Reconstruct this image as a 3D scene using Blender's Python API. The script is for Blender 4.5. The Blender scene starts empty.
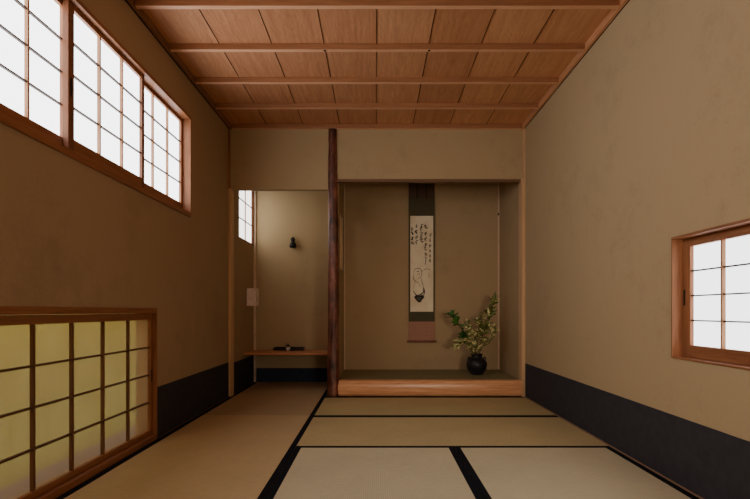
import bpy, bmesh, math, random
from mathutils import Vector, Matrix, noise
random.seed(7)
C = bpy.context.scene
COL = C.collection

# ------------------------------------------------------------------ geometry helpers
def nb(): return bmesh.new()

def box(bm, x0, x1, y0, y1, z0, z1):
    if x0 > x1: x0, x1 = x1, x0
    v = [bm.verts.new(p) for p in ((x0,y0,z0),(x1,y0,z0),(x1,y1,z0),(x0,y1,z0),(x0,y0,z1),(x1,y0,z1),(x1,y1,z1),(x0,y1,z1))]
    for f in ((3,2,1,0),(4,5,6,7),(0,1,5,4),(1,2,6,5),(2,3,7,6),(3,0,4,7)): bm.faces.new([v[i] for i in f])
    return bm

def bx(*a): return box(nb(), *a)

def lathe(bm, prof, cx, cy, seg=32, cap=True):
    rings = []
    for r, z in prof:
        rings.append([bm.verts.new((cx+r*math.cos(2*math.pi*i/seg), cy+r*math.sin(2*math.pi*i/seg), z)) for i in range(seg)])
    for a, b in zip(rings, rings[1:]):
        for i in range(seg):
            j = (i+1) % seg
            bm.faces.new((a[i], a[j], b[j], b[i]))
    if cap:
        bm.faces.new(list(reversed(rings[0]))); bm.faces.new(rings[-1])
    return bm

def tube(bm, pts, radii, seg=8):
    pts = [Vector(p) for p in pts]; rings = []
    if not hasattr(radii, '__len__'): radii = [radii]*len(pts)
    for k, p in enumerate(pts):
        t = (pts[min(k+1, len(pts)-1)]-pts[max(k-1, 0)]).normalized()
        u = t.cross(Vector((0,1,0.13))).normalized(); w = t.cross(u)
        rings.append([bm.verts.new(p+radii[k]*(u*math.cos(2*math.pi*i/seg)+w*math.sin(2*math.pi*i/seg))) for i in range(seg)])
    for a, b in zip(rings, rings[1:]):
        for i in range(seg):
            j = (i+1) % seg; bm.faces.new((a[i], a[j], b[j], b[i]))
    bm.faces.new(rings[0]); bm.faces.new(rings[-1])
    return bm

def wall_grid(axis, c0, c1, a0, a1, z0, z1, holes):
    """solid slab between c0 and c1 on the axis ('x' or 'y'), spanning a0..a1 and z0..z1, with rectangular holes"""
    A = sorted({a0, a1, *[h[0] for h in holes], *[h[1] for h in holes]})
    Z = sorted({z0, z1, *[h[2] for h in holes], *[h[3] for h in holes]})
    def solid(i, j):
        if i < 0 or j < 0 or i >= len(A)-1 or j >= len(Z)-1: return False
        am, zm = (A[i]+A[i+1])/2, (Z[j]+Z[j+1])/2
        return not any(h[0] < am < h[1] and h[2] < zm < h[3] for h in holes)
    bm = nb(); cache = {}
    def V(c, a, z):
        k = (c, round(a, 5), round(z, 5))
        if k not in cache: cache[k] = bm.verts.new((c, a, z) if axis == 'x' else (a, c, z))
        return cache[k]
    for i in range(len(A)-1):
        for j in range(len(Z)-1):
            if not solid(i, j): continue
            p = (A[i], A[i+1], Z[j], Z[j+1])
            for c in (c0, c1):
                bm.faces.new((V(c,p[0],p[2]), V(c,p[1],p[2]), V(c,p[1],p[3]), V(c,p[0],p[3])))
            if not solid(i-1, j): bm.faces.new((V(c0,p[0],p[2]), V(c1,p[0],p[2]), V(c1,p[0],p[3]), V(c0,p[0],p[3])))
            if not solid(i+1, j): bm.faces.new((V(c0,p[1],p[2]), V(c1,p[1],p[2]), V(c1,p[1],p[3]), V(c0,p[1],p[3])))
            if not solid(i, j-1): bm.faces.new((V(c0,p[0],p[2]), V(c0,p[1],p[2]), V(c1,p[1],p[2]), V(c1,p[0],p[2])))
            if not solid(i, j+1): bm.faces.new((V(c0,p[0],p[3]), V(c0,p[1],p[3]), V(c1,p[1],p[3]), V(c1,p[0],p[3])))
    bmesh.ops.recalc_face_normals(bm, faces=bm.faces[:])
    return bm

def world_loc(o):
    v = Vector(o.location)
    while o.parent: o = o.parent; v += Vector(o.location)
    return v

def obj(name, bm, m, parent=None, smooth=False, bevel=0, base=None):
    me = bpy.data.meshes.new(name)
    if isinstance(m, (list, tuple)):
        for q in m: me.materials.append(q)
    else: me.materials.append(m)
    o = bpy.data.objects.new(name, me); COL.objects.link(o)
    off = Vector((0,0,0))
    if parent: o.parent = parent; off = world_loc(parent)
    elif base: off = Vector(base); o.location = base
    bmesh.ops.recalc_face_normals(bm, faces=bm.faces[:])
    bmesh.ops.translate(bm, verts=bm.verts[:], vec=-off)
    bm.to_mesh(me); bm.free()
    if smooth:
        for p in me.polygons: p.use_smooth = True
    if bevel:
        b = o.modifiers.new('bevel', 'BEVEL'); b.width = bevel; b.segments = 2; b.limit_method = 'ANGLE'
    return o

def empty(name, loc):
    o = bpy.data.objects.new(name, None); COL.objects.link(o); o.location = loc; o.empty_display_size = .1
    return o

def thing(name, label, cat, loc, group=None):
    return tag(empty(name, loc), label, cat, group)

def tag(o, label, cat, group=None):
    o['label'] = label; o['category'] = cat
    if group: o['group'] = group
    return o

def struct(o, label=None):
    o['kind'] = 'structure'
    if label: o['label'] = label
    return o

# ------------------------------------------------------------------ materials
def mat(name):
    m = bpy.data.materials.new(name); m.use_nodes = True
    nt = m.node_tree; b = nt.nodes['Principled BSDF']
    return m, nt, b

def N(nt, t, **kw):
    n = nt.nodes.new(t)
    for k, v in kw.items():
        if k in n.inputs: n.inputs[k].default_value = v
        else: setattr(n, k, v)
    return n

def ramp(nt, fac, stops):
    r = nt.nodes.new('ShaderNodeValToRGB'); e = r.color_ramp.elements
    while len(e) < len(stops): e.new(.5)
    for i, (p, c) in enumerate(stops): e[i].position = p; e[i].color = (*c, 1)
    nt.links.new(fac, r.inputs[0]); return r.outputs[0]

def coords(nt, scale=(1,1,1), kind='Object'):
    tc = nt.nodes.new('ShaderNodeTexCoord'); mp = nt.nodes.new('ShaderNodeMapping')
    mp.inputs['Scale'].default_value = scale
    nt.links.new(tc.outputs[kind], mp.inputs[0]); return mp.outputs[0]

def bump(nt, b, h, strength, dist=.002):
    n = N(nt, 'ShaderNodeBump', Strength=strength, Distance=dist)
    nt.links.new(h, n.inputs['Height']); nt.links.new(n.outputs[0], b.inputs['Normal'])

def plain(name, c, rough=.6, spec=.3, metal=0, var=.12, scale=20):
    m, nt, b = mat(name)
    n = N(nt, 'ShaderNodeTexNoise', Scale=scale, Detail=3.0); nt.links.new(coords(nt), n.inputs['Vector'])
    lo = tuple(x*(1-var) for x in c); hi = tuple(min(1, x*(1+var)) for x in c)
    nt.links.new(ramp(nt, n.outputs[0], [(.3, lo), (.7, hi)]), b.inputs['Base Color'])
    b.inputs['Roughness'].default_value = rough; b.inputs['Specular IOR Level'].default_value = spec; b.inputs['Metallic'].default_value = metal
    return m

def plaster(name, c, bumpy=.6):
    m, nt, b = mat(name)
    co = coords(nt)
    n1 = N(nt, 'ShaderNodeTexNoise', Scale=1.6, Detail=5.0, Roughness=.6); nt.links.new(co, n1.inputs['Vector'])
    n2 = N(nt, 'ShaderNodeTexNoise', Scale=70.0, Detail=4.0, Roughness=.7); nt.links.new(co, n2.inputs['Vector'])
    n3 = N(nt, 'ShaderNodeTexNoise', Scale=9.0, Detail=6.0, Roughness=.65); nt.links.new(co, n3.inputs['Vector'])
    a = N(nt, 'ShaderNodeMath', operation='MULTIPLY_ADD'); nt.links.new(n3.outputs[0], a.inputs[0]); a.inputs[1].default_value = .6; nt.links.new(n1.outputs[0], a.inputs[2])
    a2 = N(nt, 'ShaderNodeMath', operation='MULTIPLY_ADD'); nt.links.new(n2.outputs[0], a2.inputs[0]); a2.inputs[1].default_value = .5; nt.links.new(a.outputs[0], a2.inputs[2])
    nt.links.new(ramp(nt, a2.outputs[0], [(.62, tuple(x*.90 for x in c)), (1.3, tuple(x*1.12 for x in c))]), b.inputs['Base Color'])
    b.inputs['Roughness'].default_value = .95; b.inputs['Specular IOR Level'].default_value = .1
    h = N(nt, 'ShaderNodeMath', operation='MULTIPLY_ADD'); nt.links.new(n2.outputs[0], h.inputs[0]); h.inputs[1].default_value = .5; nt.links.new(n3.outputs[0], h.inputs[2])
    bump(nt, b, h.outputs[0], bumpy, .004)
    return m

def wood(name, lo, hi, axis='x', rough=.5, spec=.3, grain=1.0, boards=0):
    """grain runs along axis; boards: width of planks across x that each get their own grain and tone"""
    m, nt, b = mat(name)
    s = {'x': (1.3, 26, 26), 'y': (26, 1.3, 26), 'z': (26, 26, 1.3)}[axis]
    co = coords(nt, s)
    if boards:
        tc = nt.nodes.new('ShaderNodeTexCoord'); sx = nt.nodes.new('ShaderNodeSeparateXYZ'); nt.links.new(tc.outputs['Object'], sx.inputs[0])
        d = N(nt, 'ShaderNodeMath', operation='DIVIDE'); nt.links.new(sx.outputs[0], d.inputs[0]); d.inputs[1].default_value = boards
        fl = N(nt, 'ShaderNodeMath', operation='FLOOR'); nt.links.new(d.outputs[0], fl.inputs[0])
        fr = N(nt, 'ShaderNodeMath', operation='FRACT'); nt.links.new(d.outputs[0], fr.inputs[0])
        wn = N(nt, 'ShaderNodeTexWhiteNoise', noise_dimensions='1D'); nt.links.new(fl.outputs[0], wn.inputs['W'])
        # cathedral grain: rings of stretched distance from the board centre line
        c0 = N(nt, 'ShaderNodeMath', operation='SUBTRACT'); nt.links.new(fr.outputs[0], c0.inputs[0]); c0.inputs[1].default_value = .5
        ns = N(nt, 'ShaderNodeTexNoise', Scale=3.0, Detail=4.0, Roughness=.6); nt.links.new(coords(nt, (2.0, .9, 1)), ns.inputs['Vector'])
        sq = N(nt, 'ShaderNodeMath', operation='POWER'); ab = N(nt, 'ShaderNodeMath', operation='ABSOLUTE'); nt.links.new(c0.outputs[0], ab.inputs[0]); nt.links.new(ab.outputs[0], sq.inputs[0]); sq.inputs[1].default_value = 1.5
        yy = N(nt, 'ShaderNodeMath', operation='MULTIPLY_ADD'); nt.links.new(sx.outputs[1], yy.inputs[0]); yy.inputs[1].default_value = .35; nt.links.new(wn.outputs[0], yy.inputs[2])
        s1 = N(nt, 'ShaderNodeMath', operation='ADD'); nt.links.new(sq.outputs[0], s1.inputs[0]); nt.links.new(yy.outputs[0], s1.inputs[1])
        s2 = N(nt, 'ShaderNodeMath', operation='MULTIPLY_ADD'); nt.links.new(ns.outputs[0], s2.inputs[0]); s2.inputs[1].default_value = .45; nt.links.new(s1.outputs[0], s2.inputs[2])
        fq = N(nt, 'ShaderNodeMath', operation='MULTIPLY'); nt.links.new(s2.outputs[0], fq.inputs[0]); fq.inputs[1].default_value = 95
        si = N(nt, 'ShaderNodeMath', operation='SINE'); nt.links.new(fq.outputs[0], si.inputs[0])
        g = N(nt, 'ShaderNodeMath', operation='MULTIPLY_ADD'); nt.links.new(si.outputs[0], g.inputs[0]); g.inputs[1].default_value = .04
        t = N(nt, 'ShaderNodeMath', operation='MULTIPLY_ADD'); nt.links.new(wn.outputs[0], t.inputs[0]); t.inputs[1].default_value = .3; t.inputs[2].default_value = .12
        nt.links.new(t.outputs[0], g.inputs[2])
    n = N(nt, 'ShaderNodeTexNoise', Scale=1.5, Detail=6.0, Roughness=.65, Distortion=.6); nt.links.new(co, n.inputs['Vector'])
    n2 = N(nt, 'ShaderNodeTexNoise', Scale=6.0, Detail=3.0); nt.links.new(co, n2.inputs['Vector'])
    a = N(nt, 'ShaderNodeMath', operation='MULTIPLY_ADD'); nt.links.new(n2.outputs[0], a.inputs[0]); a.inputs[1].default_value = .5*grain; nt.links.new(n.outputs[0], a.inputs[2])
    fac = a.outputs[0]
    if boards:
        b2 = N(nt, 'ShaderNodeMath', operation='MULTIPLY_ADD'); nt.links.new(fac, b2.inputs[0]); b2.inputs[1].default_value = .75; nt.links.new(g.outputs[0], b2.inputs[2]); fac = b2.outputs[0]
    nt.links.new(ramp(nt, fac, [(.45, lo), (1.0, hi)]), b.inputs['Base Color'])
    b.inputs['Roughness'].default_value = rough; b.inputs['Specular IOR Level'].default_value = spec
    bump(nt, b, fac, .25, .001)
    return m

def tatami(name, c, along='y'):
    m, nt, b = mat(name)
    s = (1, .02, 1) if along == 'x' else (.02, 1, 1)       # rush reeds run across the long side
    w = N(nt, 'ShaderNodeTexNoise', Scale=420.0, Detail=2.0)
    nt.links.new(coords(nt, (1, .05, 1) if along == 'x' else (.05, 1, 1)), w.inputs['Vector'])
    wv = N(nt, 'ShaderNodeTexWave', Scale=32.0, Distortion=.4, bands_direction='Y' if along == 'x' else 'X'); nt.links.new(coords(nt), wv.inputs['Vector'])
    n = N(nt, 'ShaderNodeTexNoise', Scale=3.0, Detail=4.0); nt.links.new(coords(nt), n.inputs['Vector'])
    a = N(nt, 'ShaderNodeMath', operation='MULTIPLY_ADD'); nt.links.new(wv.outputs['Fac'], a.inputs[0]); a.inputs[1].default_value = .22; nt.links.new(w.outputs[0], a.inputs[2])
    a2 = N(nt, 'ShaderNodeMath', operation='MULTIPLY_ADD'); nt.links.new(n.outputs[0], a2.inputs[0]); a2.inputs[1].default_value = .4; nt.links.new(a.outputs[0], a2.inputs[2])
    nt.links.new(ramp(nt, a2.outputs[0], [(.45, tuple(x*.8 for x in c)), (1.1, tuple(x*1.15 for x in c))]), b.inputs['Base Color'])
    b.inputs['Roughness'].default_value = .55; b.inputs['Specular IOR Level'].default_value = .35
    bump(nt, b, a.outputs[0], .35, .0015)
    return m

def glowing_paper(name, c, strength):
    m, nt, b = mat(name)
    n = N(nt, 'ShaderNodeTexNoise', Scale=40.0, Detail=5.0); nt.links.new(coords(nt), n.inputs['Vector'])
    col = ramp(nt, n.outputs[0], [(.3, tuple(x*.96 for x in c)), (.7, c)])
    nt.links.new(col, b.inputs['Base Color']); nt.links.new(col, b.inputs['Emission Color'])
    b.inputs['Emission Strength'].default_value = strength; b.inputs['Roughness'].default_value = .9
    return m

def sheer_paper(name, c, see=.5):
    m, nt, b = mat(name)
    out = nt.nodes['Material Output']
    n = N(nt, 'ShaderNodeTexNoise', Scale=14.0, Detail=5.0); nt.links.new(coords(nt, (1, 1, .35)), n.inputs['Vector'])
    nt.links.new(ramp(nt, n.outputs[0], [(.3, tuple(x*.93 for x in c)), (.7, c)]), b.inputs['Base Color'])
    b.inputs['Roughness'].default_value = .9
    tr = N(nt, 'ShaderNodeBsdfTransparent'); tr.inputs[0].default_value = (1, .98, .92, 1)
    tl = N(nt, 'ShaderNodeBsdfTranslucent'); tl.inputs[0].default_value = (.62, .50, .36, 1)
    m0 = N(nt, 'ShaderNodeMixShader'); m0.inputs[0].default_value = .25; nt.links.new(b.outputs[0], m0.inputs[1]); nt.links.new(tl.outputs[0], m0.inputs[2])
    mx = N(nt, 'ShaderNodeMixShader'); mx.inputs[0].default_value = see
    nt.links.new(m0.outputs[0], mx.inputs[1]); nt.links.new(tr.outputs[0], mx.inputs[2]); nt.links.new(mx.outputs[0], out.inputs[0])
    return m

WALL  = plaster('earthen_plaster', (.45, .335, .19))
WALL_SHADED = plaster('earthen_plaster_shaded', (.385, .275, .165))  # same plaster as the other walls, darkened to paint the left wall's shade
WALL2 = plaster('recess_plaster', (.44, .315, .18))
BAND  = plain('navy_paper', (.045, .043, .05), .8, .15)
BANDB = plain('blue_paper', (.035, .05, .085), .8, .15)
FRAME_Y = wood('cedar_frame_y', (.20, .07, .028), (.40, .165, .07), 'y', .45)
FRAME_Z = wood('cedar_frame_z', (.20, .07, .028), (.42, .175, .075), 'z', .45)
KUM_Y = wood('lattice_shaded', (.03, .016, .01), (.07, .036, .02), 'y', .6)  # level bars: shade on faces turned from the light, put in the colour
KUM_D = wood('lattice_brown', (.11, .045, .018), (.22, .095, .04), 'z', .6)
KUM_DY = wood('lattice_brown_y', (.07, .028, .012), (.15, .06, .026), 'y', .6)
FRAME_SHADED = wood('cedar_stile_shaded', (.13, .045, .02), (.28, .11, .05), 'z', .5)  # frame cedar darkened: shade on the front screen's stiles is in the colour
KUM_Z = wood('lattice_lit', (.27, .12, .055), (.5, .26, .13), 'z', .6)  # upright bars: window light on them put in the paler colour
CEIL  = wood('ceiling_cedar', (.46, .19, .09), (.74, .39, .20), 'y', .55, .25, .6, boards=.35)
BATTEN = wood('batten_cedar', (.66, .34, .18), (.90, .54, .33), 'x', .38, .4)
BATTEN_SHADED = wood('batten_side_shaded', (.30, .125, .055), (.46, .21, .10), 'x', .5, .3)
BATTEN_Y = wood('batten_cedar_y', (.50, .22, .10), (.70, .36, .19), 'y', .38, .4)
POST  = wood('pale_post', (.55, .34, .17), (.76, .50, .28), 'z', .5)
GREYPOST = plain('pale_strip', (.72, .54, .38), .6)
BEAM  = wood('sill_beam_wood', (.58, .22, .085), (.95, .52, .27), 'x', .28, .5)
SHELF = wood('shelf_wood', (.52, .20, .09), (.75, .34, .17), 'x', .35, .4)
LINTEL = wood('lintel_wood', (.13, .07, .035), (.24, .13, .07), 'x', .4)
HERI  = plain('black_cloth', (.009, .010, .015), .85, .1)
LACQ  = plain('black_lacquer', (.012, .007, .006), .25, .5)
BLACK = plain('black_iron', (.008, .007, .007), .5, .3)
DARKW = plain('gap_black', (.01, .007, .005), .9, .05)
PAPER = glowing_paper('bright_paper', (.95, .975, 1.0), 5.4)
PAPER_R = glowing_paper('bright_paper_right', (.95, .975, 1.0), 3.4)
PAPER_A = glowing_paper('alcove_paper', (1.0, .96, .9), 3.4)
SHEER = sheer_paper('sheer_paper', (.62, .48, .33), .55)

# ------------------------------------------------------------------ dimensions
L, R = -1.41, 1.425           # side walls
BACK = 5.03                   # plane of the recess openings
ZC = 2.607                    # ceiling boards
FRONT = -1.2

# ------------------------------------------------------------------ shell
UW = (-.58, 3.96, 1.527, 2.290)       # high window, left wall; unseen near stretch added for more daylight
LW = (.42, 3.350, .0, .838)           # low window
AW = (5.37, 6.015, 1.565, 2.24)       # alcove window
RW = (1.74, 2.516, .594, 1.174)       # right window
struct(obj('wall_left', wall_grid('x', L-.13, L, FRONT-.1, 6.15, -.05, 2.75, [UW, LW, AW]), WALL_SHADED), 'brown earthen plaster left wall')
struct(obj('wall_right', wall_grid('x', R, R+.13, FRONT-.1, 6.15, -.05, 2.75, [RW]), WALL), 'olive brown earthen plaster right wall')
struct(obj('wall_front', bx(L, R, FRONT-.1, FRONT, -.05, 2.75), WALL))
struct(obj('wall_alcove_back', bx(L, -.365, 6.05, 6.15, -.05, 2.75), WALL))
struct(obj('wall_recess_back', bx(-.365, R, 5.97, 6.15, -.05, 2.75), WALL2))
struct(obj('wall_recess_right', bx(1.405, R, BACK+.06, 5.97, .0, 2.62), WALL2))
PW = (5.27, 5.72, 1.26, 1.84)
struct(obj('wall_partition', wall_grid('x', -.402, -.365, 5.09, 6.05, 0, 2.62, [PW]), WALL2))
struct(obj('wall_above_alcove', bx(L, -.44, BACK, BACK+.06, 1.9885, 2.62), WALL))
struct(obj('wall_above_recess', bx(-.385, R, BACK, BACK+.06, 2.085, 2.62), WALL))
struct(obj('ceiling', bx(L, R, FRONT, BACK+.06, ZC, ZC+.05), CEIL))
struct(obj('ceiling_recess', bx(L, R, BACK+.06, 6.05, 2.62, 2.68), plain('recess_ceiling_board', (.2, .12, .06))))
# dark shadow gaps between the ceiling boards
g = nb()
for k in range(-4, 5):
    x = k*.35+.003
    if L+.02 < x < R-.02: box(g, x-.002, x+.002, FRONT, BACK, ZC-.003, ZC+.001)
struct(obj('trim_ceiling_seams', g, plain('seam', (.06, .025, .012), .9, .05)))
# ceiling battens and edge rails
for i, y in enumerate([5.03-.501*k for k in range(0, 13)]):
    if y < FRONT+.05: break
    o = struct(obj('trim_%d' % (i+1), bx(L+.03, R-.022, y-.036, y-.0, 2.565, ZC), [BATTEN_SHADED, BATTEN], bevel=.003), 'cedar ceiling batten')
    for p in o.data.polygons: p.material_index = 1 if p.normal.z < -.9 else 0  # paler undersides and darker sides paint the light and shade on each batten
    if i == 3:
        for xx in (-.343, .356):
            nl = nb(); lathe(nl, [(.007, 2.5605), (.009, 2.5625), (.009, 2.566)], xx, y-.024, 12)
            obj('nail', nl, BLACK, o)
struct(obj('trim_ceiling_left', bx(L, L+.026, FRONT, BACK, 2.567, ZC), plain('edge_rail_dark', (.30, .14, .07)), bevel=.003))
rr = nb(); box(rr, R-.03, R-.008, FRONT, BACK-.0, 2.560, ZC)
struct(obj('trim_ceiling_right', rr, BATTEN_Y, bevel=.003))
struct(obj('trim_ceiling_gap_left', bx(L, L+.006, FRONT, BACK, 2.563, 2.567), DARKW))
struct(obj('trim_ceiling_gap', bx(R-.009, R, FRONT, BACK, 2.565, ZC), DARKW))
# corner posts
struct(obj('trim_post_left', bx(L, L+.027, 4.995, 5.09, 0, 1.9885), POST, bevel=.002))
struct(obj('trim_post_left_upper', bx(L, L+.010, 4.985, 5.03, 1.9885, 2.565), FRAME_Z))
struct(obj('trim_post_right', bx(1.388, R, 4.985, 5.09, 0, 2.085), POST, bevel=.003))
struct(obj('trim_post_right_upper', bx(1.411, R, 4.99, 5.03, 2.085, 2.56), POST))
struct(obj('trim_alcove_corner', bx(L, L+.026, 6.02, 6.05, 0, 2.62), GREYPOST, bevel=.002))
struct(obj('trim_recess_corner_left', bx(-.365, -.353, 5.955, 5.97, .153, 2.62), GREYPOST))
t = struct(obj('trim_recess_corner_right', bx(1.391, 1.405, 5.955, 5.97, .153, 2.62), GREYPOST))
nl = nb(); tube(nl, [(1.392, 5.955, 1.914), (1.388, 5.93, 1.914), (1.386, 5.925, 1.93)], .007, 8); obj('hook', nl, BLACK, t)
struct(obj('trim_lintel', bx(-.375, 1.395, 5.012, 5.07, 2.058, 2.085), LINTEL, bevel=.003))
# dark paper bands round the foot of the walls
struct(obj('baseboard_left', bx(L, L+.002, 3.352, 4.995, 0, .33), BAND), 'dark paper band along left wall')
struct(obj('baseboard_left_near', bx(L, L+.002, FRONT, .415, 0, .33), BAND))
struct(obj('baseboard_left_alcove', bx(L, L+.002, 5.09, 6.02, 0, .31), BAND))
struct(obj('baseboard_right', bx(R-.002, R, FRONT, 4.985, 0, .322), BAND), 'dark paper band along right wall')
struct(obj('baseboard_alcove_back', bx(L+.026, -.402, 6.047, 6.05, 0, .160), BANDB))
struct(obj('baseboard_partition', bx(-.404, -.402, 5.09, 6.047, 0, .345), BAND))
struct(obj('trim_floor_left', bx(L, L+.012, FRONT, 6.05, -.03, .004), plain('edge_strip', (.16, .085, .04))))
struct(obj('trim_floor_right', bx(R-.012, R, FRONT, 4.985, -.03, .006), plain('edge_strip_r', (.33, .2, .12))))
struct(obj('floor', bx(L-.13, R+.13, FRONT-.1, 6.15, -.12, -.045), plain('subfloor', (.05, .035, .02))))

# ------------------------------------------------------------------ tatami mats
def tatami_mat(label, x0, x1, y0, y1, along, c, z=0.0, edges=(1, 1), group='tatami mats on the room floor', th=.045, hw=.035):
    r = thing('tatami_mat', label, 'mat', ((x0+x1)/2, (y0+y1)/2, z-th), group)
    gp = .0008
    obj('woven_surface', bx(x0+gp, x1-gp, y0+gp, y1-gp, z-th, z), tatami('rush_weave', c, along), r)
    for s in (0, 1):
        if not edges[s]: continue
        if along == 'y':
            a = (x0+gp, x0+hw) if s == 0 else (x1-hw, x1-gp)
            obj('cloth_border', bx(a[0], a[1], y0+gp, y1-gp, z-.002, z+.0018), HERI, r)
        else:
            a = (y0+gp, y0+hw) if s == 0 else (y1-hw, y1-gp)
            obj('cloth_border', bx(x0+gp, x1-gp, a[0], a[1], z-.002, z+.0018), HERI, r)
    return r
XM, XN = -.484, .47
LX, RX = L+.012, R-.012
warm = (.56, .42, .23); lite_sheen = (.62, .56, .375); dull_sheen = (.53, .44, .22)  # mat tones include painted sheen that shifts with weave direction
tatami_mat('tatami mat running crosswise directly in front of the recess sill beam', XM, RX, 4.072, 4.985, 'x', dull_sheen)
tatami_mat('second crosswise tatami mat from the recess sill beam', XM, RX, 3.138, 4.072, 'x', (.54,.44,.23))
tatami_mat('lengthwise tatami mat in the middle of the foreground floor', XM, XN, 1.22, 3.138, 'y', lite_sheen)
tatami_mat('lengthwise tatami mat in the foreground beside the right wall', XN, RX, 1.22, 3.138, 'y', lite_sheen)
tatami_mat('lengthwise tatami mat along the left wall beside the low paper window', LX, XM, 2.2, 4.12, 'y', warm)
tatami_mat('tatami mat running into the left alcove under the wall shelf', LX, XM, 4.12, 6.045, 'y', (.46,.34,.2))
struct(obj('floor_near_left', bx(LX, XM, FRONT, 2.199, -.045, 0), tatami('rush_near', warm, 'y')))
struct(obj('floor_near_right', bx(XM, RX, FRONT, 1.219, -.045, 0), tatami('rush_near', lite_sheen, 'x')))
tatami_mat('olive green mat covering the raised floor of the display recess', -.364, 1.390, 5.062, 5.955, 'x', (.26,.24,.12), z=.153, group=None, hw=.02, edges=(1, 0))
struct(obj('trim_alcove_board', bx(XM, -.404, 5.0, 6.047, -.04, -.001), plain('dark_board', (.10, .06, .03))))
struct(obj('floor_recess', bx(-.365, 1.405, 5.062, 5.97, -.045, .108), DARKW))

# ------------------------------------------------------------------ windows
def screen(root, sg, xf, y0, y1, z0, z1, sl, sr, rb, rt, cols, rows, paper, kw=.010, kd=.016, kz=.006, pull=None, upm=None, stm=None, lvm=None):
    """sliding lattice screen; xf = room side face, sg = -1 for the left wall, +1 for the right"""
    dep = .028*sg
    b = nb()
    box(b, xf, xf+dep, y0, y0+sl, z0, z1); box(b, xf, xf+dep, y1-sr, y1, z0, z1)
    fr = obj('screen_stiles', b, stm or FRAME_Z, root, bevel=.0015)
    b = nb(); box(b, xf+.001*sg, xf+dep, y0+sl, y1-sr, z0, z0+rb); box(b, xf+.001*sg, xf+dep, y0+sl, y1-sr, z1-rt, z1)
    obj('screen_rails', b, FRAME_Y, fr, bevel=.0015)
    a0, a1, b0, b1 = y0+sl, y1-sr, z0+rb, z1-rt
    b = nb()
    for i in range(1, cols):
        y = a0+(a1-a0)*i/cols; box(b, xf+.002*sg, xf+(.002+kd)*sg, y-kw/2, y+kw/2, b0, b1)
    obj('upright_lattice_bars', b, upm or KUM_Z, fr)
    b = nb()
    for j in range(1, rows):
        z = b0+(b1-b0)*j/rows; box(b, xf+.004*sg, xf+(.002+kd)*sg, a0, a1, z-kz/2, z+kz/2)
    obj('level_lattice_bars', b, lvm or KUM_Y, fr)
    obj('paper', bx(xf+(.0022+kd)*sg, xf+(.0032+kd)*sg, a0-.004, a1+.004, b0-.004, b1+.004), paper, fr)
    if pull:
        yc, zc, ln = pull
        obj('finger_pull', bx(xf-.0012*sg, xf+.001*sg, yc-.007, yc+.007, zc-ln/2, zc+ln/2), BLACK, fr)
    return fr

def frame(root, sg, W, xi, xo, side, head, sill, m1=FRAME_Z, m2=FRAME_Y):
    b = nb()
    box(b, xi, xo, W[0], W[0]+side, W[2], W[3]); box(b, xi, xo, W[1]-side, W[1], W[2], W[3])
    f = obj('window_frame', b, m1, root, bevel=.002)
    b = nb(); box(b, xi, xo, W[0]+side, W[1]-side, W[2], W[2]+sill); box(b, xi, xo, W[0]+side, W[1]-side, W[3]-head, W[3])
    obj('head_and_sill', b, m2, f, bevel=.002)
    return f

def backing(root, W, x, m):
    return obj('outer_board', bx(x, x+.006, W[0], W[1], W[2], W[3]), m, root)

w1 = struct(empty('window_1', (L, 2.8, 1.527)), 'high ribbon window of three sliding paper screens on left wall plus three unseen screens added for light')
frame(w1, -1, UW, L+.012, L-.115, .014, .024, .033)
zz = (1.560, 2.266)
screen(w1, -1, L-.049, 1.684, 2.477, zz[0], zz[1], .033, .035, .07, .024, 3, 4, PAPER)
screen(w1, -1, L-.016, .93, 1.725, zz[0], zz[1], .033, .035, .07, .024, 3, 4, PAPER)  # this screen and the next two are unseen, added to bring in light
screen(w1, -1, L-.049, .18, .975, zz[0], zz[1], .033, .035, .07, .024, 3, 4, PAPER)
screen(w1, -1, L-.016, -.565, .225, zz[0], zz[1], .033, .035, .07, .024, 3, 4, PAPER)
screen(w1, -1, L-.016, 2.425, 3.222, zz[0], zz[1], .047, .032, .07, .024, 3, 4, PAPER, pull=(2.445, 1.865, .085), stm=FRAME_SHADED)
screen(w1, -1, L-.049, 3.165, 3.946, zz[0], zz[1], .033, .028, .07, .024, 3, 4, PAPER)

w2 = struct(empty('window_2', (L, 2.0, 0)), 'low floor level window with sheer yellow green paper on left wall')
frame(w2, -1, (LW[0], LW[1], .0, LW[3]), L+.010, L-.115, .013, .033, .036)
screen(w2, -1, L-.016, 1.872, 3.337, .037, .804, .035, .030, .030, .040, 5, 4, SHEER, kw=.013, kz=.009, pull=(3.325, .41, .075), upm=KUM_D, lvm=KUM_DY)
screen(w2, -1, L-.049, .434, 1.90, .037, .804, .035, .030, .030, .040, 5, 4, SHEER, kw=.013, kz=.009, upm=KUM_D, lvm=KUM_DY)

w3 = struct(empty('window_3', (R, 2.1, .594)), 'small square paper window on right wall')
frame(w3, 1, RW, R-.006, R+.115, .009, .012, .009)
screen(w3, 1, R+.045, 1.75, 2.507, .604, 1.161, .04, .058, .056, .038, 3, 4, PAPER_R, pull=(2.492, .884, .075))

w4 = struct(empty('window_4', (L, 5.72, 1.56)), 'narrow bright paper window inside the alcove')
frame(w4, -1, AW, L+.003, L-.115, .010, .02, .012)
screen(w4, -1, L-.004, 5.381, 6.004, 1.578, 2.219, .012, .028, .012, .02, 2, 3, PAPER_A, kd=.010, kw=.014, kz=.010)

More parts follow.
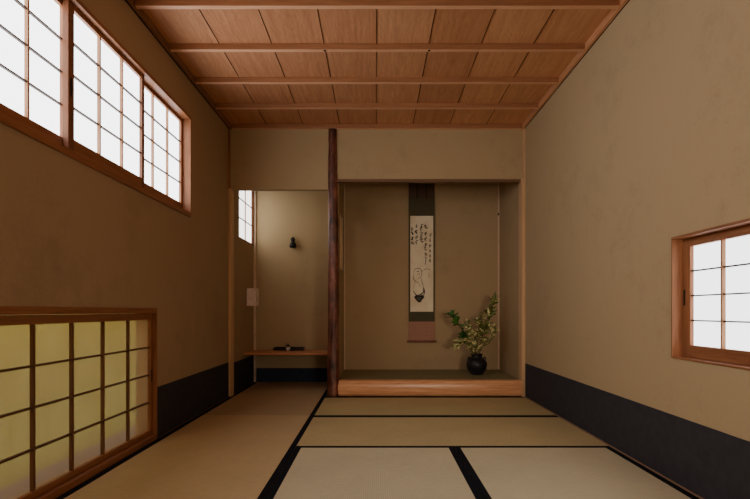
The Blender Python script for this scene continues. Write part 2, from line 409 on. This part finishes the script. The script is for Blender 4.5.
# reed lattice opening in the partition
w5 = struct(empty('window_5', (-.38, 5.5, 1.26)), 'small reed lattice opening between the alcove and the display recess')
b = nb()
for k in range(5): tube(b, [(-.378, PW[0]+.05+k*.0875, PW[2]), (-.378, PW[0]+.05+k*.0875, PW[3])], .006, 8)
r1 = obj('upright_reeds', b, POST, w5, True)
b = nb()
for k in range(7): tube(b, [(-.389, PW[0], PW[2]+.04+k*.083), (-.389, PW[1], PW[2]+.04+k*.083)], .005, 8)
obj('level_reeds', b, KUM_Y, w5, True)

# garden fence beyond the low window
fm, nt, bs = mat('fence_yellow_green')
n = N(nt, 'ShaderNodeTexNoise', Scale=9.0, Detail=4.0); nt.links.new(coords(nt, (1, 1, .18)), n.inputs['Vector'])
nt.links.new(ramp(nt, n.outputs[0], [(.3, (.72, .62, .14)), (.7, (.92, .82, .28))]), bs.inputs['Base Color']); bs.inputs['Roughness'].default_value = .8
b = nb()
for k in range(130):
    y = -.9+k*.055; lathe(b, [(.026, -.277), (.026, 1.5)], -2.33, y, 8)
fe = obj('garden_fence', b, fm, None, True, base=(-2.33, 2.7, -.277))
tag(fe, 'yellow green bamboo fence glimpsed through the low paper window', 'fence')
st = obj('stone_plinth', bx(-2.42, -2.29, -1, 6.5, -.45, -.277), plain('lilac_stone', (.34, .25, .25), .9), base=(-2.35, 2.7, -.45), bevel=.01)
tag(st, 'grey lilac stone footing under the bamboo fence outside', 'plinth')
struct(obj('ground', bx(-6, L-.131, -3, 9, -.55, -.45), plain('gravel', (.42, .38, .34), .95)))

# ------------------------------------------------------------------ log pillar, sill beam, shelf
b = nb(); seg, rings = 40, 130; prev = None; z1 = 2.565
knots = [(random.uniform(.1, 2.5), random.uniform(0, 6.28), random.uniform(.004, .009)) for _ in range(26)]
for k in range(rings+1):
    z = z1*k/rings; r0 = .0595-(.0595-.041)*z/z1
    cx, cy = -.413+.004*math.sin(z*1.7), 5.035
    ring = []
    for i in range(seg):
        a = 2*math.pi*i/seg
        r = r0+.0045*noise.noise(Vector((math.cos(a)*2.2, math.sin(a)*2.2, z*2.4)))+.003*noise.noise(Vector((math.cos(a)*7, math.sin(a)*7, z*9)))
        for kz, ka, kh in knots:
            da = (a-ka+math.pi) % (2*math.pi)-math.pi
            q = (da*r0)**2+(z-kz)**2
            if q < .002: r += kh*math.exp(-q/.00022)*.8
        ring.append(b.verts.new((cx+r*math.cos(a), cy+r*math.sin(a), z)))
    if prev:
        for i in range(seg): b.faces.new((prev[i], prev[(i+1) % seg], ring[(i+1) % seg], ring[i]))
    else: b.faces.new(list(reversed(ring)))
    prev = ring
b.faces.new(prev)
pm, nt, bs = mat('dark_red_bark')
n = N(nt, 'ShaderNodeTexNoise', Scale=11.0, Detail=6.0, Roughness=.7); nt.links.new(coords(nt, (1, 1, .4)), n.inputs['Vector'])
nt.links.new(ramp(nt, n.outputs[0], [(.36, (.03, .010, .006)), (.5, (.15, .048, .028)), (.64, (.34, .12, .07))]), bs.inputs['Base Color'])
bs.inputs['Roughness'].default_value = .42; bump(nt, bs, n.outputs[0], .6, .004)
tag(obj('log_pillar', b, pm, None, True, base=(-.413, 5.035, 0)), 'dark red brown knotty log pillar rising from floor to ceiling between alcove and recess', 'pillar')

b = nb(); prof = []
y0, y1, za, zb = 4.968, 5.06, .004, .158
prof = [(y1, za)]
for k in range(13):
    t = math.pi*(k/12)-math.pi/2
    prof.append((y0+.034-.034*math.cos(t)**.8 if math.cos(t) > 0 else y0+.034, (za+zb)/2+(zb-za)/2*math.sin(t)))
prof.append((y1, zb))
va = [b.verts.new((-.352, p, q)) for p, q in prof]; vb = [b.verts.new((1.388, p, q)) for p, q in prof]
# left end rounded towards the pillar
for v, (p, q) in zip(va, prof): v.co.x -= .012*(1-abs((q-(za+zb)/2)/((zb-za)/2))**2)
for i in range(len(prof)-1): b.faces.new((va[i], va[i+1], vb[i+1], vb[i]))
b.faces.new((va[-1], va[0], vb[0], vb[-1])); b.faces.new(va); b.faces.new(list(reversed(vb)))
tag(obj('sill_beam', b, BEAM, None, bevel=.003, base=(.5, 5.0, .012)), 'polished orange wooden sill beam along the front of the raised recess', 'beam')
struct(obj('trim_beam_shadow_gap', bx(-.36, 1.388, 4.99, 5.06, -.04, .003), DARKW))  # solid black strip painting the shade under the beam

b = bx(L+.001, -.404, 5.57, 6.019, .350, .373)
sh = obj('wall_shelf', b, SHELF, None, bevel=.003, base=(-.9, 5.8, .350))
tag(sh, 'low reddish wooden shelf spanning the back of the alcove', 'shelf')

# ------------------------------------------------------------------ small things in the alcove
tr = thing('writing_tray', 'long dark lacquered tray at the back of the alcove shelf', 'tray', (-.99, 5.96, .373))
b = nb(); box(b, -1.158, -.818, 5.905, 6.02, .3735, .381)
for a in ((-1.158, -.818, 5.905, 5.911), (-1.158, -.818, 6.014, 6.02), (-1.158, -1.152, 5.911, 6.014), (-.824, -.818, 5.911, 6.014)): box(b, *a, .381, .408)
obj('tray_body', b, LACQ, tr, bevel=.0015)
b = nb()
for k in range(4): tube(b, [(-1.13+.0, 5.93+k*.02, .388), (-.85, 5.93+k*.02, .388)], .005, 8)
obj('brush', b, plain('brush_dark', (.03, .012, .008), .4), tr, True)

jr = thing('lidded_jar', 'tiny white jar with dark lid standing before the lacquered tray', 'jar', (-.985, 5.86, .373))
b = nb(); lathe(b, [(.014, .3735), (.018, .378), (.026, .392), (.029, .405), (.026, .418), (.020, .425)], -.985, 5.86, 24); obj('jar_body', b, plain('white_glaze', (.62, .56, .5), .2, .5), jr, True)
b = nb(); lathe(b, [(.030, .4255), (.034, .428), (.030, .434), (.012, .440), (.007, .444), (.009, .450), (.004, .455)], -.985, 5.86, 24); obj('lid', b, LACQ, jr, True)

ft = thing('hanging_flower_vessel', 'small black gourd shaped vessel hung high on the alcove back wall', 'vessel', (-.954, 6.01, 1.545))
cx, cy = -.954, 6.008
b = nb(); lathe(b, [(.020, 1.545), (.040, 1.553), (.041, 1.568), (.036, 1.585), (.026, 1.606), (.021, 1.618), (.024, 1.630), (.027, 1.641), (.024, 1.655), (.012, 1.664)], cx, cy, 28); obj('vessel_body', b, BLACK, ft, True)
b = nb(); tube(b, [(cx, cy, 1.66), (cx, cy+.008, 1.672), (cx, cy+.03, 1.676), (cx, 6.05, 1.676)], .004, 8); obj('hook', b, plain('bronze', (.2, .1, .04), .4, .4, .7), ft, True)

lm = thing('wall_lamp', 'small unlit pale box lamp on the alcove left wall near the corner', 'lamp', (L, 5.74, .874))
obj('lamp_shade', bx(L+.008, L+.11, 5.67, 5.81, .877, 1.066), plain('pale_shade', (.85, .70, .60), .8), lm, bevel=.004)
for z in (.874, 1.063):
  b = nb()
  for (a, c) in ((5.668, 5.674), (5.806, 5.812)): box(b, L+.006, L+.112, a, c, z, z+.006)
  box(b, L+.107, L+.112, 5.674, 5.806, z, z+.006)
  obj('lamp_frame', b, plain('shade_frame', (.8, .58, .48), .7), lm)
obj('back_plate', bx(L, L+.008, 5.685, 5.795, .89, 1.05), plain('plate', (.4, .28, .2), .7), lm)

# ------------------------------------------------------------------ hanging scroll
SY = 5.952; x0, x1 = .372, .668
sc = thing('hanging_scroll', 'tall hanging scroll with ink writing and a small ink drawing on recess back wall', 'scroll', ((x0+x1)/2, SY, .47))
obj('upper_mount', bx(x0, x1, SY, SY+.002, 2.100, 2.42), plain('russet_silk_shaded', (.11, .065, .045), .8), sc)  # same russet silk as the lower mount, darkened to paint the shadow here
obj('middle_mount', bx(x0, x1, SY, SY+.002, .700, 2.100), plain('olive_silk', (.10, .085, .045), .8, .2, 0, .15, 60), sc)
obj('lower_mount', bx(x0, x1, SY, SY+.002, .482, .700), plain('russet_silk', (.44, .23, .155), .8, .2, 0, .12, 60), sc, )
pp, nt, bs = mat('aged_paper')
n = N(nt, 'ShaderNodeTexNoise', Scale=6.0, Detail=5.0); nt.links.new(coords(nt), n.inputs['Vector'])
nt.links.new(ramp(nt, n.outputs[0], [(.3, (.82, .66, .42)), (.7, (1.0, .88, .64))]), bs.inputs['Base Color']); bs.inputs['Roughness'].default_value = .85
PX0, PX1, PZ0, PZ1 = .390, .652, .812, 1.902
obj('paper_panel', bx(PX0, PX1, SY-.0015, SY-.0003, PZ0, PZ1), pp, sc)
for xx in (.46, .565): obj('hanging_ribbon', bx(xx, xx+.016, SY-.004, SY-.002, 2.100, 2.42), plain('ribbon', (.055, .04, .02), .8), sc)
b = nb(); s = 16
def rod(b, xa, xb, y, z, r):
    va = [b.verts.new((xa, y+r*math.cos(2*math.pi*i/s), z+r*math.sin(2*math.pi*i/s))) for i in range(s)]
    vb = [b.verts.new((xb, y+r*math.cos(2*math.pi*i/s), z+r*math.sin(2*math.pi*i/s))) for i in range(s)]
    for i in range(s): b.faces.new((va[i], va[(i+1) % s], vb[(i+1) % s], vb[i]))
    b.faces.new(va); b.faces.new(vb)
rod(b, x0, x1, SY-.004, .474, .012); ro = obj('roller', b, plain('russet_roller', (.26, .11, .07), .7), sc, True)
b = nb(); rod(b, x0-.02, x0, SY-.004, .474, .0105); obj('roller_knob', b, LINTEL, ro, True)
b = nb(); rod(b, x1, x1+.02, SY-.004, .474, .0105); obj('roller_knob', b, LINTEL, ro, True)
b = nb(); rod(b, x0, x1, SY, 2.425, .007); obj('hanging_rod', b, LINTEL, sc, True)
b = nb(); tube(b, [(.45, SY, 2.43), (.52, SY+.003, 2.50), (.59, SY, 2.43)], .003, 6); obj('hanging_cord', b, BLACK, sc, True)
# brush writing: cursive clusters of strokes, five columns read from the photograph
INK = plain('ink', (.05, .04, .03), .8, .1, 0, .3); GREY = plain('thin_ink', (.16, .125, .09), .8, .1)
def px2(px, py): return (px-376)*5.95/523, .82+(311-py)*5.95/523
def stroke(b, pts, w):
    y = SY-.0022-random.random()*.0003; P = [Vector(p) for p in pts]; prev = None
    for k, p in enumerate(P):
        t = (P[min(k+1, len(P)-1)]-P[max(k-1, 0)])
        t = t.normalized() if t.length else Vector((1, 0)); nn = Vector((-t.y, t.x))
        ww = w[k] if hasattr(w, '__len__') else w*(1-.75*abs(2*k/(len(P)-1)-1)**2)
        a = p+nn*ww/2; c = p-nn*ww/2
        cur = (b.verts.new((a.x, y, a.y)), b.verts.new((c.x, y, c.y)))
        if prev: b.faces.new((prev[0], prev[1], cur[1], cur[0]))
        prev = cur
def arc(cx, cz, rx, rz, a0, a1, n=10): return [(cx+rx*math.cos(math.radians(a0+(a1-a0)*k/n)), cz+rz*math.sin(math.radians(a0+(a1-a0)*k/n))) for k in range(n+1)]
b = nb()
def glyph(b, cx, cz, s, w):
    n = random.randint(3, 5)
    for q in range(n):
        mode = random.random(); ox, oz = random.uniform(-.3, .3)*s, (.5-(q+.5)/n)*s*1.1
        if mode < .35: stroke(b, [(cx+ox-s*.4+s*.8*k/5, cz+oz+s*(.10*k/5+random.uniform(-.03, .03))) for k in range(6)], w)
        elif mode < .6: stroke(b, [(cx+ox*.5+random.uniform(-.05, .05)*s-.12*s*k/5, cz+oz+s*.35-s*.7*k/5) for k in range(6)], w*.9)
        else: stroke(b, arc(cx+ox*.5, cz+oz, s*random.uniform(.18, .35), s*random.uniform(.15, .3), random.uniform(0, 180), random.uniform(300, 520)), w*.75)
cols = [(412.4, [229, 233, 238.5, 243]), (416.6, [226, 232, 237.5, 242]), (421.4, [226, 229, 233.5, 238, 241]),
        (425.8, [227, 233.5, 239, 245, 249, 254, 258.5, 262.5]), (430.3, [235, 240, 246, 251, 256, 260.5])]
for px_, ys in cols:
    b = nb()
    for y_ in ys:
        X, Z = px2(px_+random.uniform(-.3, .3), y_); glyph(b, X, Z, .036 if px_ < 430 else .028, .0085 if y_ != 227 else .014)
    obj('writing_column', b, INK, sc)
b = nb()
def P(px, py): return px2(px, py)
def poly(pts, w, n=4):
    q = [Vector(P(*p)) for p in pts]; out = []
    for i in range(len(q)-1):
        p0 = q[max(i-1, 0)]; p1 = q[i]; p2 = q[i+1]; p3 = q[min(i+2, len(q)-1)]
        for k in range(n):
            t = k/n; out.append(.5*((2*p1)+(p2-p0)*t+(2*p0-5*p1+4*p2-p3)*t*t+(3*p1-p0-3*p2+p3)*t**3))
    out.append(q[-1]); stroke(b, out, w)
# seated figure in thin ink
poly([(414.0, 274), (414.3, 270), (417, 268.3), (420.5, 269.2), (421.8, 272.5), (420.6, 277), (417.5, 279)], .007)
poly([(416.5, 272), (418, 271), (419.5, 272.4)], .008); poly([(417.2, 274.2), (418.6, 274.6)], .006); poly([(419.2, 273), (419.6, 275)], .005)
poly([(414, 274), (413.4, 278), (415.2, 281), (418.8, 283.2)], .007); poly([(421.8, 272.5), (424, 269.8), (428.5, 268.8), (431, 271.5)], .005)
poly([(421, 277), (421.6, 281), (423, 285), (423.6, 289)], .006); poly([(415.2, 281), (413.8, 286), (412.8, 290)], .004); poly([(418.8, 283), (420.5, 287)], .004)
poly([(428, 272), (429.5, 275), (428.5, 278)], .004)
obj('thin_ink_figure', b, GREY, sc)
b = nb()
poly([(413.2, 290.4), (414.6, 293), (416.8, 295.4), (419.6, 295), (422.4, 293.2), (423.6, 290.4), (423, 287.4)], .013)
poly([(423.8, 288), (424.4, 292), (423.2, 297)], .012)
cx_, cz_ = P(419.3, 297.4)
stroke(b, [(cx_-.052+.0, cz_+.012), (cx_-.03, cz_-.005), (cx_, cz_-.01), (cx_+.03, cz_+.003), (cx_+.046, cz_+.02)], [.02, .05, .052, .05, .03])
stroke(b, [(cx_-.036, cz_-.02), (cx_-.015, cz_-.034), (cx_+.01, cz_-.036), (cx_+.03, cz_-.022)], [.012, .026, .026, .012])
poly([(416.6, 299.5), (418.5, 302), (421.5, 301.5)], .010)
obj('dark_ink_pouch', b, INK, sc)
b = nb(); 
y = SY-.003
for (dx, dz, rr) in ((-.012, -.012, .014), (.012, -.004, .011), (.0, -.026, .009)):
    vs = [b.verts.new((cx_+dx+rr*1.2*math.cos(k*.5236), y, cz_+dz+rr*math.sin(k*.5236)*.8)) for k in range(12)]; b.faces.new(vs)
obj('grey_wash', b, plain('wash', (.11, .115, .10), .8), sc)

# ------------------------------------------------------------------ vase and branches
VX, VY, VZ = 1.058, 5.50, .153
vs = thing('round_vase', 'round matte black vase with short neck on the raised recess floor', 'vase', (VX, VY, VZ))
b = nb(); prof = [(.050, 0), (.058, .004), (.075, .022), (.096, .055), (.107, .09), (.108, .118), (.098, .145), (.078, .166), (.060, .176), (.054, .186), (.055, .200), (.066, .212), (.069, .216), (.062, .216), (.050, .203), (.046, .18)]
lathe(b, [(r, z+VZ+.0005) for r, z in prof], VX, VY, 48); obj('vase_body', b, plain('black_clay', (.016, .016, .019), .42, .45, 0, .3, 30), vs, True)
for s_ in (-1, 1):
    b = tube(nb(), [(VX+s_*.066, VY-.01, VZ+.172), (VX+s_*.082, VY-.014, VZ+.186), (VX+s_*.093, VY-.012, VZ+.168), (VX+s_*.088, VY-.01, VZ+.158)], .008, 8)
    obj('shoulder_lug', b, plain('black_clay_lug', (.02, .02, .022), .4, .45), vs, True)

def leafmat(name, a, c):
    m, nt, bs = mat(name)
    n = N(nt, 'ShaderNodeTexNoise', Scale=22.0, Detail=2.0); nt.links.new(coords(nt), n.inputs['Vector'])
    nt.links.new(ramp(nt, n.outputs[0], [(.35, a), (.65, c)]), bs.inputs['Base Color'])
    bs.inputs['Roughness'].default_value = .42; bs.inputs['Specular IOR Level'].default_value = .45
    return m
DKLEAF = leafmat('deep_green_leaf', (.03, .11, .015), (.09, .24, .035))
MDLEAF = leafmat('olive_leaf', (.08, .11, .02), (.26, .28, .065))
PALELEAF = leafmat('pale_leaf', (.50, .48, .16), (.85, .80, .38))
STEM = plain('twig', (.09, .06, .025), .7)

def leaf(b, base, d, up, ln, wd, fold=.25):
    d = d.normalized(); side = d.cross(up)
    if side.length < .05: side = d.cross(Vector((1, .2, 0)))
    side.normalize(); nrm = side.cross(d)
    rows = [(0, .05), (.18, .62), (.42, 1), (.68, .8), (.88, .35), (1, .0)]
    pr = None
    for t, w in rows:
        c = base+d*ln*t-nrm*ln*.22*t*t
        l = b.verts.new(c+side*wd*.5*w+nrm*wd*fold*w); m_ = b.verts.new(c); r = b.verts.new(c-side*wd*.5*w+nrm*wd*fold*w)
        if pr:
            b.faces.new((pr[0], pr[1], m_, l)); b.faces.new((pr[1], pr[2], r, m_))
        pr = (l, m_, r)

def branch(label, pts, lmat, nleaf, ln, wd, t0=.3, twigs=5, spread=.07, pale=0, seed=0):
    rnd = random.Random(seed)
    r = thing('leafy_branch', label, 'branch', pts[0], 'leafy branches standing in the black vase')
    P_ = [Vector(p) for p in pts]
    def at(t):
        u = t*(len(P_)-1); i = min(int(u), len(P_)-2); f = u-i
        p0, p1, p2, p3 = P_[max(i-1, 0)], P_[i], P_[i+1], P_[min(i+2, len(P_)-1)]
        return .5*((2*p1)+(p2-p0)*f+(2*p0-5*p1+4*p2-p3)*f*f+(3*p1-p0-3*p2+p3)*f**3)
    main = [at(k/14) for k in range(15)]
    sb = nb(); lb = nb(); pb = nb(); tube(sb, main, [.0042*(1-.65*k/14) for k in range(15)], 6)
    spots = [(at(t0+(1-t0)*k/(nleaf-1)), (at(min(1, t0+(1-t0)*k/(nleaf-1)+.04))-at(max(0, t0+(1-t0)*k/(nleaf-1)-.04)))) for k in range(nleaf)]
    for q in range(twigs):
        t = t0+(1-t0)*(q+rnd.random()*.6)/twigs*.92; o = at(t); tg = (at(min(1, t+.05))-at(t-.05)).normalized()
        sd = Vector((rnd.choice((-1, 1))*rnd.uniform(.4, 1), rnd.uniform(-.8, .8), rnd.uniform(.0, .6)))
        dv = (tg*.7+sd*.8).normalized(); l = spread*rnd.uniform(.6, 1.25)
        tp = [o+dv*l*k/4+Vector((0, 0, .12*l*(k/4)**2)) for k in range(5)]; tube(sb, tp, [.0022, .002, .0017, .0014, .001], 5)
        for k in range(1, 5): spots.append((tp[k], dv)); 
        spots.append((tp[4], dv))
    for i, (o, tg) in enumerate(spots):
        tg = tg.normalized()
        for s_ in (-1, 1):
            az = rnd.uniform(0, 6.28); u = Vector((math.cos(az), math.sin(az)*.8, rnd.uniform(-.3, .5)))
            dv = (tg*rnd.uniform(.3, 1.0)+u*s_*.8).normalized()
            leaf(pb if rnd.random() < pale else lb, o, dv, Vector((rnd.uniform(-.5, .5), rnd.uniform(-1, .2), rnd.uniform(.1, 1))), ln*rnd.uniform(.7, 1.25), wd*rnd.uniform(.75, 1.2))
    obj('stem', sb, STEM, r, True); obj('leaves', lb, lmat, r, True)
    if pale: obj('pale_young_leaves', pb, PALELEAF, r, True)
    else: pb.free()
n0 = (VX, VY, VZ+.15)
def pt(px, py, Y): return ((px-376)*Y/523, Y, .82+(311-py)*Y/523)
branch('glossy deep green branch leaning farthest left out of the vase', [n0, pt(469, 345, 5.48), pt(463, 331, 5.45), pt(456, 322, 5.44), pt(450, 315, 5.43)], DKLEAF, 12, .070, .036, .34, 3, .045, 0, 1)
branch('tallest branch, rising to the upper right beside the corner strip', [n0, pt(480, 344, 5.5), pt(485, 330, 5.5), pt(488, 314, 5.5), pt(492, 300, 5.5)], MDLEAF, 17, .060, .026, .34, 8, .085, .12, 2)
branch('upright middle branch with dark narrow leaves and pale tips', [n0, pt(476, 346, 5.52), pt(477, 336, 5.52), pt(480, 325, 5.53), pt(481, 318, 5.54)], MDLEAF, 13, .050, .022, .22, 9, .09, .4, 3)
branch('short pale budding branch spreading low to the right', [n0, pt(481, 349, 5.46), pt(487, 341, 5.45), pt(492, 335, 5.44), pt(496, 331, 5.43)], MDLEAF, 10, .038, .018, .2, 9, .075, .55, 4)
branch('short drooping branch bending low to the left over the vase shoulder', [n0, pt(472, 349, 5.44), pt(467, 344, 5.42), pt(462, 343, 5.4), pt(458, 346, 5.4)], MDLEAF, 10, .044, .021, .2, 7, .065, .45, 5)
branch('bushy pale green branch in the front centre of the bouquet', [n0, pt(475, 350, 5.42), pt(473, 341, 5.40), pt(472, 333, 5.4), pt(470, 327, 5.4)], MDLEAF, 12, .042, .020, .12, 11, .085, .6, 6)

# ------------------------------------------------------------------ light
wd = bpy.data.worlds.new('daylight'); C.world = wd; wd.use_nodes = True
bg = wd.node_tree.nodes['Background']; bg.inputs[0].default_value = (.80, .90, 1.0, 1); bg.inputs[1].default_value = 2.4
def area(name, loc, rot, sx, sy, power, col, spread=math.pi):
    l = bpy.data.lights.new(name, 'AREA'); l.shape = 'RECTANGLE'; l.size = sx; l.size_y = sy; l.energy = power; l.color = col; l.spread = spread
    o = bpy.data.objects.new(name, l); COL.objects.link(o); o.location = loc; o.rotation_euler = rot; return o
area('room_fill', (.1, -1.0, 1.5), (math.radians(90), 0, 0), 2.2, 1.6, 5, (1.0, .82, .62))  # unseen fill light added behind the camera, no fixture of the room
area('low_fill', (1.0, -.9, .95), (math.radians(88.5), 0, math.radians(4)), .5, .5, 2.9, (1.0, .84, .66), math.radians(46))  # unseen narrow fill added behind the camera to brighten the recess

# ------------------------------------------------------------------ camera
cd = bpy.data.cameras.new('camera'); cam = bpy.data.objects.new('camera', cd); COL.objects.link(cam)
cam.location = (0, 0, .82); cam.rotation_euler = (math.radians(90), 0, 0)
cd.sensor_width = 36; cd.lens = 36*523/750; cd.shift_x = -1/750; cd.shift_y = 61.5/750; cd.clip_start = .02
C.camera = cam
C.view_settings.view_transform = 'AgX'; C.view_settings.look = 'None'
C.view_settings.exposure = 0.0
C.cycles.use_denoising = True; C.cycles.max_bounces = 10; C.cycles.diffuse_bounces = 7; C.cycles.transparent_max_bounces = 12
C.cycles.sample_clamp_indirect = 4
